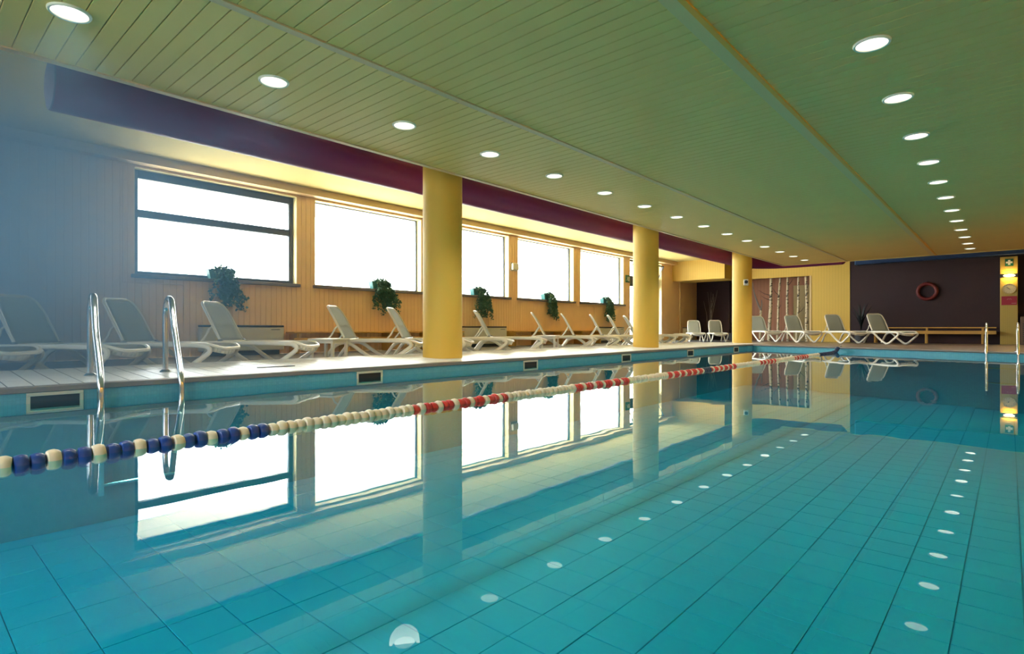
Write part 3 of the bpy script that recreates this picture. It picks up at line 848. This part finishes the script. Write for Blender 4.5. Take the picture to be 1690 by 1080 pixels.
# ------------------------------------------------------------------ ivy in planters on the window sills
def ivy(y, lb, seed, spread, hang):
    rnd = random.Random(seed)
    r = thing('potted_ivy', lb, 'plant', (XW-0.05, y, ZS), 0, 'ivy planters on the window sills')
    pot = MB()
    a_, b_, h = 0.22, 0.28, 0.20
    pot.v += [(-.07,-a_,0),(.07,-a_,0),(.07,a_,0),(-.07,a_,0),(-.10,-b_,h),(.10,-b_,h),(.10,b_,h),(-.10,b_,h),(-.085,-b_+.02,h),(.085,-b_+.02,h),(.085,b_-.02,h),(-.085,b_-.02,h),(-.08,-b_+.03,h-.03),(.08,-b_+.03,h-.03),(.08,b_-.03,h-.03),(-.08,b_-.03,h-.03)]
    pot.f += [(3,2,1,0)] + [(i,(i+1)%4,4+(i+1)%4,4+i) for i in range(4)] + [(4+i,4+(i+1)%4,8+(i+1)%4,8+i) for i in range(4)] + [(8+i,8+(i+1)%4,12+(i+1)%4,12+i) for i in range(4)]
    pot.m += [0]*13
    pot.build('planter', M_POT, r)
    so = MB(); so.box(-.079,-b_+.031,h-.06,.079,b_-.031,h-.028); so.build('soil', M_SOIL, r)
    lf = MB(); stm = MB()
    def leaf(p, d, s):
        d = d.normalized(); sd = d.cross(Vector((rnd.uniform(-1,1),rnd.uniform(-1,1),rnd.uniform(-1,1))))
        if sd.length < 1e-4: return
        sd.normalize(); nn = d.cross(sd)*0.12*s
        q = [p, p+d*s*.35+sd*s*.5, p+d*s*.62+sd*s*.28+nn, p+d*s*1.1, p+d*s*.62-sd*s*.28+nn, p+d*s*.35-sd*s*.5]
        lf.face(q)
    for k in range(420):                                  # bushy crown
        a1, rr = rnd.uniform(0, 2*PI), rnd.random()**.5
        p = Vector((rr*math.cos(a1)*.14+.03, .04 + rr*math.sin(a1)*.25, h-.03 + abs(rnd.gauss(0,.07))*(1.2-rr) ))
        leaf(p, Vector((rnd.gauss(.2,.5), rnd.gauss(0,.5), rnd.gauss(.3,.5))), rnd.uniform(.035,.06))
    for k in range(24):                                   # trailing shoots over the sill
        y0_ = rnd.uniform(-.12,.24); L = hang*rnd.uniform(.45,1.0); sp = rnd.gauss(0.04, spread)
        pts = [Vector((.02,y0_,h-.02)), Vector((.13,y0_+sp*.1,h-.02)), Vector((.22,y0_+sp*.25,.02))]
        nseg = 7
        for j in range(1, nseg+1):
            t = j/nseg
            pts.append(Vector((.20+rnd.gauss(0,.015), y0_+sp*(.25+t)+rnd.gauss(0,.02), .02-L*t)))
        stm.tube(pts, .004, 4)
        for j in range(1, len(pts)):
            for q in range(5):
                p = pts[j-1].lerp(pts[j], q/5)
                for _ in range(2): leaf(p+Vector((rnd.gauss(0,.02),rnd.gauss(0,.025),0)), Vector((rnd.gauss(.3,.5),rnd.gauss(0,.6),rnd.gauss(-.4,.4))), rnd.uniform(.035,.065))
    stuff(lf.build('foliage', M_LEAF, r)); stuff(stm.build('stems', M_TWIG, r))
ivy(4.75, 'trailing ivy in a planter on the sill of the nearest window', 1, .17, .72)
ivy(8.75, 'trailing ivy in a planter on the sill left of the nearest column', 2, .16, .75)
ivy(12.45, 'trailing ivy in a planter on the sill just right of the nearest column', 3, .16, .80)
ivy(16.0, 'trailing ivy in a planter on the sill of the fourth window', 4, .12, .80)
ivy(19.9, 'trailing ivy in a planter on the sill of the fifth window', 5, .12, .80)

# ------------------------------------------------------------------ lane rope
XLn = -3.28
rope = thing('lane_rope', 'floating lane rope of blue, cream and red discs across the pool', 'lane rope', (XLn, 0, ZW))
def float_mesh(m):
    prof = [(0.010,-.026),(0.036,-.026),(0.044,-.022),(0.048,-.010),(0.049,.004),(0.045,.016),(0.040,.024),(0.018,.026),(0.010,.026)]
    return MB().lathe(prof, 16, 'Y').mesh('float', m, True)
FM = {'B': float_mesh(M_RBLUE), 'W': float_mesh(M_RWHITE), 'R': float_mesh(M_RRED), 'N': float_mesh(M_RNAVY)}
def rope_col(y, k):
    if y < 1.58: return 'BBW'[k % 3]
    secs = [(2.57,'W'),(3.62,'r'),(4.63,'W'),(5.68,'r'),(6.65,'W'),(7.75,'r'),(8.05,'N'),(9.1,'r'),(10.14,'W'),(11.1,'r'),(12.17,'W'),(13.26,'r'),(14.3,'W'),(99,'N')]
    for e_, c_ in secs:
        if y < e_: return ('RWR'[k % 3]) if c_ == 'r' else c_
y = -0.45; k = 0
fl_end = farY(XLn) - 0.75
while y < fl_end:
    wob = 0.006*math.sin(y*1.7)
    o = link('float', FM[rope_col(y, k)], rope, (wob + 0.004*math.sin(k*5.1), y, -0.006 + 0.004*math.sin(k*2.3)))
    o.rotation_euler = (0.10*math.sin(k*3.7), k*1.1, 0.10*math.cos(k*2.9))
    y += 0.0566 if y < 4 else 0.062; k += 1
ye = farY(XLn)
endp = [(0, fl_end, .008), (0, fl_end+.35, .02), (0.0, ye-.08, .09), (0.0, ye+.10, .145)]
MB().tube([(0, -0.6, .004), (0, fl_end, .006)] , 0.006, 6).build('cable', M_CABLE, rope)
MB().tube(endp, 0.012, 6).build('end_cable', M_RNAVY, rope)
for t in range(8):
    yq = fl_end + .07*t; zq = .008 if t < 4 else .008+(t-3)*.022
    o = link('float', FM['N'], rope, (0, yq, zq)); o.rotation_euler = (0.25 if t > 4 else 0, t, 0)
MB().lathe([(.03,0),(.03,.012),(.012,.02),(.012,.05),(.02,.055),(.001,.06)], 12, 'Z', (0, ye+.10, .13)).build('anchor', M_STEEL, rope, smooth=True)

# ------------------------------------------------------------------ pool ladders
def rail(path, mb): mb.tube(spline(path, 6), 0.0275, 14)
lad = thing('pool_ladder', 'polished steel pool ladder with two tall handrails on the left', 'ladder', (-6.5, 1.6, 0.025))
base = Vector((-6.5, 1.6, 0.025))
for (fy, py) in ((1.29, 1.22), (1.92, 1.84)):
    m_ = MB()
    pts = [(-6.5, fy, .03), (-6.5, fy, .35), (-6.5, fy, .62), (-6.47, fy, .72), (-6.38, fy-.01, .775), (-6.27, fy-.02, .76), (-6.20, fy-.03, .68), (-6.08, fy-.045, .45), (-5.86, py+.01, .12), (-5.79, py, .0), (-5.775, py, -.15), (-5.775, py, -.5), (-5.775, py, -.95)]
    rail([Vector(p)-base for p in pts], m_)
    m_.build('handrail', M_STEEL, lad, smooth=True)
    MB().lathe([(.055,0),(.055,.008),(.045,.018),(.032,.03),(.032,.035)], 20, 'Z', (0, fy-1.6, -.004)).build('flange', M_STEEL, lad, smooth=True)
for z in (-.35, -.62, -.9):
    MB().box(-5.80+6.5, 1.22-1.6, z, -5.75+6.5, 1.84-1.6, z+.025, .006).build('tread', M_STEEL, lad)
lad2 = thing('pool_ladder', 'polished steel pool ladder with two slim handrails on the far deck', 'ladder', (-.1, 15.6, 0))
base = Vector((-.1, 15.6, 0))
for (fx, fy) in ((-.36, 15.62), (.13, 15.46)):
    m_ = MB(); dx, dy = 0.015, -1.0
    def q(s, z): return (fx+dx*s, fy+dy*s, z)
    pts = [q(0,.0), q(0,.3), q(.0,.47), q(.04,.55), q(.12,.58), q(.2,.55), q(.26,.47), q(.36,.2), q(.44,.0), q(.45,-.15), q(.45,-.9)]
    m_.tube([Vector(p)-base for p in spline(pts, 6)], 0.022, 12)
    m_.build('handrail', M_STEEL, lad2, smooth=True)
    MB().lathe([(.05,0),(.05,.008),(.03,.025)], 16, 'Z', (fx+.1, fy-15.6, 0)).build('flange', M_STEEL, lad2, smooth=True)
for z in (-.35, -.65):
    MB().tube([(-.36+.1+.006, .02-.45, z), (.13+.1+.006, -.14-.45, z)], .025, 8).build('tread', M_STEEL, lad2)
dr_ = thing('floor_drain', 'slim dark slot drain in the pale poolside tiles', 'drain', (-6.42, 3.05, 0.0235))
MB().box(-.02,-.22,0,.02,.22,.006).build('channel', M_BLACK, dr_)

# ------------------------------------------------------------------ wall fittings on the left
sco = thing('wall_lamp', 'pale box wall lamp between the third and fourth windows', 'wall lamp', (XW, 14.1, 2.42))
MB().box(0,-.16,0,.03,.16,.28,.005).build('back_plate', M_COILW, sco)
MB().box(.03,-.15,.03,.13,.15,.25,.02).build('shade', M_RIM, sco)
ex = thing('exit_sign', 'small green emergency exit sign left of the garden door', 'sign', (XW, 21.62, 2.5))
MB().box(0,-.16,0,.03,.17,.32,.004).build('panel', M_SIGNG, ex)
sg = MB()
sg.box(.0305,.05,.06,.033,.13,.26)                          # doorway
sg.build('door_symbol', M_SIGNW, ex)
rn = MB()
rn.box(.0305,-.06,.21,.033,-.02,.25)
rn.tube([(.032,-.04,.20),(.032,-.05,.13)],.014,6); rn.tube([(.032,-.05,.13),(.032,0,.10),(.032,.0,.06)],.009,6); rn.tube([(.032,-.05,.13),(.032,-.09,.09),(.032,-.12,.09)],.009,6); rn.tube([(.032,-.04,.19),(.032,.01,.16)],.008,6)
rn.build('running_figure', M_SIGNW, ex)
def conduit(ya, yb, z1, z2, lb):
    o = MB().tube([(XW+.012, ya, 3.55), (XW+.012, ya, z1), (XW+.012, yb, z1), (XW+.012, yb, z2)], .012, 6).build('wall_conduit', M_CORN)
    tag(o, lb, 'conduit')
conduit(2.98, 4.02, 1.36, .45, 'thin painted cable conduit stepping down left of the nearest window')
conduit(17.8, 19.0, 1.36, .55, 'thin painted cable conduit stepping down left of the fifth window')
o = MB().tube([(XW+.05, 26.75, ZLOW), (XW+.05, 26.75, 2.83)], .035, 10).build('wall_pipe', M_CORN, smooth=True); tag(o, 'vertical painted pipe in the far left corner', 'pipe')
sp = thing('spot_speaker', 'small dark speaker on a bracket at the side of the farthest column', 'speaker', (-6.37, 18.6, 1.88))
MB().box(-.09,-.05,0,.06,.06,.20,.015).build('casing', M_COILW, sp)
MB().lathe([(.055,-.08),(.055,-.05),(.04,-.045)], 14, 'Y', (-.01,0,.11)).build('cone', M_BLACK, sp)
sp.rotation_euler = (0,0,math.radians(20))
hb = thing('small_cabinet', 'small cream cabinet by the wall in the far left corner', 'cabinet', (-12.2, 27.3, ZLOW))
MB().box(-.26,-.2,0,.22,.2,.6,.01).build('body', M_COILW, hb); MB().box(-.27,-.21,.6,.23,.21,.64,.008).build('lid', M_COILD, hb)

# unseen lamps added on the right wall to warm the ceiling, modelled on the pillar's
FILL_W = 55.0
d_ = bpy.data.lights.new('fill_glow', 'AREA'); d_.shape = 'RECTANGLE'; d_.size = .10; d_.size_y = .40; d_.energy = FILL_W; d_.color = (1.0, .60, .16)
for k in range(6):
    r = thing('wall_lamp', 'added warm fill lamp on the unseen right wall, %s from the near end' % ORD[k], 'wall lamp', (4.98, -1.5 + 3.6*k, 1.75), 0, 'added fill lamps on the unseen right wall')
    MB().box(-.10,-.24,0,.02,.24,.10,.008).build('housing', M_COILD, r)
    MB().lathe([(.001,-.17),(.03,-.14),(.04,0),(.03,.14),(.001,.17)], 12, 'Y', (-.05,0,.12)).build('tube', M_WARM, r, smooth=True)
    lo = bpy.data.objects.new('fill_glow', d_); COL.objects.link(lo); lo.parent = r; lo.location = (-.12, 0, .22); lo.rotation_euler = (PI, math.radians(30), 0)

# ------------------------------------------------------------------ birch trunks and dry branches
def wob_path(x, y, z0, z1, seed, amp, lean):
    rnd = random.Random(seed)
    ph = rnd.uniform(0, 6)
    return [(x + lean*(1-k/14) + amp*math.sin(ph+k*.55), y + amp*.6*math.cos(ph*1.3+k*.4), z0+(z1-z0)*k/14) for k in range(15)]
bl = ['thickest birch trunk with two bare side branches, leftmost of the five', 'thin birch trunk second from the left in the brown opening', 'straight pale birch trunk in the middle of the five',
      'birch trunk just left of the tan panel, fourth from the left', 'pale birch trunk at the right side of the brown opening']
for i, (x, rad, lean) in enumerate([(-8.34,.075,-.10), (-7.97,.05,-.12), (-7.65,.055,.02), (-7.16,.055,-.08), (-6.85,.065,.03)]):
    r = thing('birch_trunk', bl[i], 'birch trunk', (x, 27.68, ZLOW), 0, 'birch trunks in the brown opening')
    p = wob_path(0, 0, 0, 2.98, 30+i, .012, lean)
    MB().tube(p, [rad*(1.12-.35*k/14) for k in range(15)], 12).build('trunk', M_BIRCH, r, smooth=True)
    br = [[(2.25,-.55,.28),(1.95,-.42,.22)], [(2.2,-.25,.35),(1.6,.14,.2)], [(2.6,.25,.3),(1.0,.2,.2)], [(1.45,.3,.3),(1.42,.14,.3)], [(2.5,.1,.3)]][i]
    for (z, dx, dz) in br:
        q0 = Vector(p[int(z/3.0*14)])
        MB().tube([q0, q0+Vector((dx*.5,-.04,dz*.35)), q0+Vector((dx,-.06,dz))], [.02,.013,.005], 6).build('branch', M_TWIG, r, smooth=True)
r = thing('birch_trunk', 'dark mottled birch trunk against the right jamb of the opening', 'birch trunk', (-6.63, 27.72, ZLOW), 0, 'birch trunks in the brown opening')
MB().tube(wob_path(0,0,0,2.93,44,.012,.0), [.06]*15, 12).build('trunk', M_BIRCH, r, smooth=True)
def dry_bush(nm, lb, x, y, h, n, seed, m, spread):
    rnd = random.Random(seed)
    r = thing(nm, lb, 'dry branches', (x, y, ZLOW))
    MB().lathe([(.001,0),(.13,0),(.17,.30),(.18,.36),(.16,.36),(.15,.33),(.001,.32)], 18).build('pot', M_COILD, r, smooth=True)
    for k in range(n):
        a1 = rnd.uniform(0, 2*PI); sp_ = spread*rnd.uniform(.3,1)
        ex_, ey_ = sp_*math.cos(a1), sp_*.5*math.sin(a1)
        hh = h*rnd.uniform(.75,1)
        pts = [(0,0,.30)] + [(ex_*t**1.3+rnd.gauss(0,.025), ey_*t**1.3+rnd.gauss(0,.025), .3+(hh-.3)*t) for t in (.2,.4,.6,.8,1)]
        MB().tube(spline(pts,3), [.014*(1-.7*j/15) for j in range(16)], 5).build('twig', m, r, smooth=True)
dry_bush('twig_arrangement', 'tall pale bare twigs in a pot in the dark alcove', -11.5, 28.2, 2.55, 9, 3, M_PTWIG, .45)
dry_bush('twig_arrangement', 'dark bare branches just left of the farthest column', -10.3, 28.0, 1.7, 7, 8, M_TWIG, .6)
rb = thing('branch_stand', 'pale forked branch just right of the farthest column', 'dry branches', (-8.85, 27.7, ZLOW))
MB().tube([(0,0,0),(0,0,.8),(.03,0,1.45)], [.06,.055,.05], 8).build('stem', M_BIRCH, rb, smooth=True)
MB().tube(spline([(.03,0,1.45),(-.12,0,1.8),(-.28,0,2.3),(-.36,0,2.8)],4), [.05-.0025*k for k in range(13)], 8).build('branch', M_PTWIG, rb, smooth=True)
MB().tube(spline([(.03,0,1.45),(.07,0,1.7),(.06,0,1.95)],4), [.04-.003*k for k in range(9)], 8).build('branch', M_PTWIG, rb, smooth=True)
tp = thing('tan_panel', 'tan door leaf standing on the brown wall behind the birches', 'door panel', (-7.3, 29.08, ZLOW))
MB().box(-.45,-.05,0,.45,0,2.65,.006).build('leaf', M_TAN, tp)
MB().box(-.50,-.06,0,-.45,0,2.70).box(.45,-.06,0,.50,0,2.70).box(-.5,-.06,2.65,.5,0,2.70).build('frame', M_BROWN, tp)

# ------------------------------------------------------------------ dark wall and yellow pillar
lb_ = thing('lifebuoy', 'red ring lifebuoy hanging on the dark wall', 'lifebuoy', (-2.41, YF-0.06, 1.94))
MB().tube([(.30*math.cos(a), 0, .30*math.sin(a)) for a in [2*PI*k/32 for k in range(32)]], .065, 12, closed=True).build('ring', M_RING, lb_, smooth=True)
for k in range(4):
    a0 = PI/4 + PI/2*k
    MB().tube([(.30*math.cos(a0+d), 0, .30*math.sin(a0+d)) for d in (-.08,-.04,0,.04,.08)], .068, 12).build('band', mat('faded_red_band', (.11,.012,.010), .6), lb_, smooth=True)
MB().tube([(0,.03,.36),(0,.055,.40)],.012,6).build('hook', M_STEEL, lb_)
YP = 27.0
pil = thing('wall_pillar', 'narrow yellow boarded pillar on the dark wall', 'pillar', (0, YP, 0))
MB().box(-.25,0,-.1,.23,.32,3.08,.006).build('body', M_PANEL, pil)
fa = thing('first_aid_sign', 'green first aid sign with white cross at the top of the pillar', 'sign', (0, YP, 2.74))
MB().box(-.115,-.012,0,.115,0,.26,.003).build('panel', M_SIGNG, fa)
MB().box(-.032,-.015,.04,.032,-.0125,.22).build('cross_upright', M_SIGNW, fa)
MB().box(-.09,-.0162,.098,.09,-.0125,.162).build('cross_bar', M_SIGNW, fa)
cpl = MB().box(-.10,-.012,-.12,.10,0,-.01,.003).build('caption_plate', mat('ochre_caption', (.52,.40,.14), .6), fa)
cap = MB()
for k in range(3): cap.box(-.085,-.0135,-.04-.03*k,.07-.03*(k%2),-.0122,-.032-.03*k)
cap.build('caption_lines', mat('caption_ink', (.30,.22,.08), .7), cpl)
wlp = thing('wall_lamp', 'lit wall lamp in a dark band on the yellow pillar', 'wall lamp', (0, YP, 2.33))
MB().box(-.255,-.05,0,.235,0,.125,.008).build('housing', M_COILD, wlp)
MB().lathe([(.001,-.16),(.03,-.13),(.042,-.06),(.045,0),(.042,.06),(.03,.13),(.001,.16)], 16, 'X', (0,-.055,.062)).build('tube', M_WARM, wlp, smooth=True)
for z, rx in ((2.56, PI), (2.22, 0)):
    d = bpy.data.lights.new('pillar_glow', 'AREA'); d.shape = 'RECTANGLE'; d.size = .30; d.size_y = .08; d.energy = 1.8; d.color = (1.0, .62, .13)
    lo = bpy.data.objects.new('pillar_glow', d); COL.objects.link(lo)
    lo.parent = wlp; lo.location = (0, -.09, .13 if rx else -.005); lo.rotation_euler = (rx + (-.35 if rx else .35), 0, 0)
ck = thing('wall_clock', 'round cream wall clock on the yellow pillar', 'clock', (0.0, YP, 1.92))
MB().lathe([(.001,-.03),(.165,-.03),(.168,-.045),(.19,-.045),(.195,-.02),(.195,0)], 36, 'Y').build('case', mat('ochre_clock_case', (.50,.40,.20), .5), ck, smooth=True)
dl = MB().lathe([(.164,-.0305),(.164,-.032),(.001,-.032)], 36, 'Y').build('dial', M_CLOCK, ck)
tk = MB()
for k in range(12):
    a0 = 2*PI*k/12; c0, s0 = math.sin(a0), math.cos(a0)
    tk.tube([(c0*.13,-.0335,s0*.13),(c0*.15,-.0335,s0*.15)],.004,4)
stuff(tk.build('hour_marks', M_COILD, dl))
MB().tube([(.03,-.036,-.03),(-.07,-.036,.06)],.006,5).build('minute_hand', M_COILD, ck)
MB().tube([(.0,-.039,0),(-.05,-.039,.045)],.008,5).build('hour_hand', M_COILD, ck)
rs = thing('red_sign', 'crimson rectangular sign below the clock on the pillar', 'sign', (0.0, YP, 1.33))
MB().box(-.21,-.015,0,.21,0,.32,.004).build('panel', M_REDS, rs)
e_ = MB(); e_.tube([(-.06,-.018,.19),(-.03,-.018,.24),(0,-.018,.205),(.03,-.018,.24),(.06,-.018,.19)],.006,5); e_.build('crest_mark', mat('faded_pink_ink', (.55,.25,.22), .6), rs)
e_ = MB(); e_.box(.06,-.0165,.05,.19,-.0152,.07); e_.build('text_line', MATS['faded_pink_ink'], rs)
lv = thing('louvred_unit', 'brown louvred unit on the floor right of the pillar', 'heater', (.62, 26.9, ZLOW))
MB().box(-.32,-.15,0,.32,.3,1.0,.01).build('casing', mat('brown_louvre_case', (.16,.10,.07), .6), lv)
for k in range(9): MB().box(-.26,-.165,.12+.075*k,.26,-.149,.16+.075*k,.003).build('slat', M_COILD, lv)
pt = thing('plant_tub', 'dark round tub with a shadowy plant, behind the far loungers', 'plant', (-4.55, 26.7, ZLOW))
MB().lathe([(.001,0),(.20,0),(.25,.40),(.27,.42),(.27,.50),(.23,.50),(.22,.46),(.001,.45)], 24).build('tub', mat('grey_tub', (.07,.07,.08), .6), pt, smooth=True)
rnd = random.Random(5)
for k in range(14):
    a0 = rnd.uniform(0,2*PI); L = rnd.uniform(.7,1.25); o_ = rnd.uniform(.15,.5)
    pts = [Vector((math.cos(a0)*o_*t*t, math.sin(a0)*o_*t*t*.6, .45+L*t)) for t in (0,.25,.5,.75,1)]
    mb = MB(); sdv = Vector((-math.sin(a0), math.cos(a0), 0))
    for j in range(4):
        w0, w1 = .035*math.sin(PI*(j/4*.9+.1)), .035*math.sin(PI*((j+1)/4*.9+.1))
        mb.face([pts[j]-sdv*w0, pts[j]+sdv*w0, pts[j+1]+sdv*w1, pts[j+1]-sdv*w1])
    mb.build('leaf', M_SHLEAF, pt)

# ------------------------------------------------------------------ outside the windows
o = MB().box(-60, -40, -0.5, XW-0.35, 50, -0.3).box(XW-0.35, -40, -0.5, 30, Y0-0.35, -0.3).build('paving', M_OUTG); tag(o, 'bright pale paving outside the windows', 'paving', kind='structure')
o = MB().box(XW-2.6, Y0, 3.72, XW-0.32, 31, 3.9).build('roof_overhang', M_EAVE); tag(o, 'white roof overhang outside above the windows', 'roof', kind='structure')
fe = thing('garden_fence', 'faint weathered picket fence outside the fifth window', 'fence', (-19.5, 29.0, -0.3))
me = MB().box(-.03,-.14,0,.03,.14,2.5,.01).mesh('picket', M_FENCE)
for k in range(12):
    o = link('picket', me, fe, (0, k*.62, 0)); o.scale = (1,1,1+.06*math.sin(k*2.1))
MB().box(-.08,-.2,.6,-.03,7.1,.72).build('rail', M_FENCE, fe); MB().box(-.08,-.2,1.7,-.03,7.1,1.82).build('rail', M_FENCE, fe)
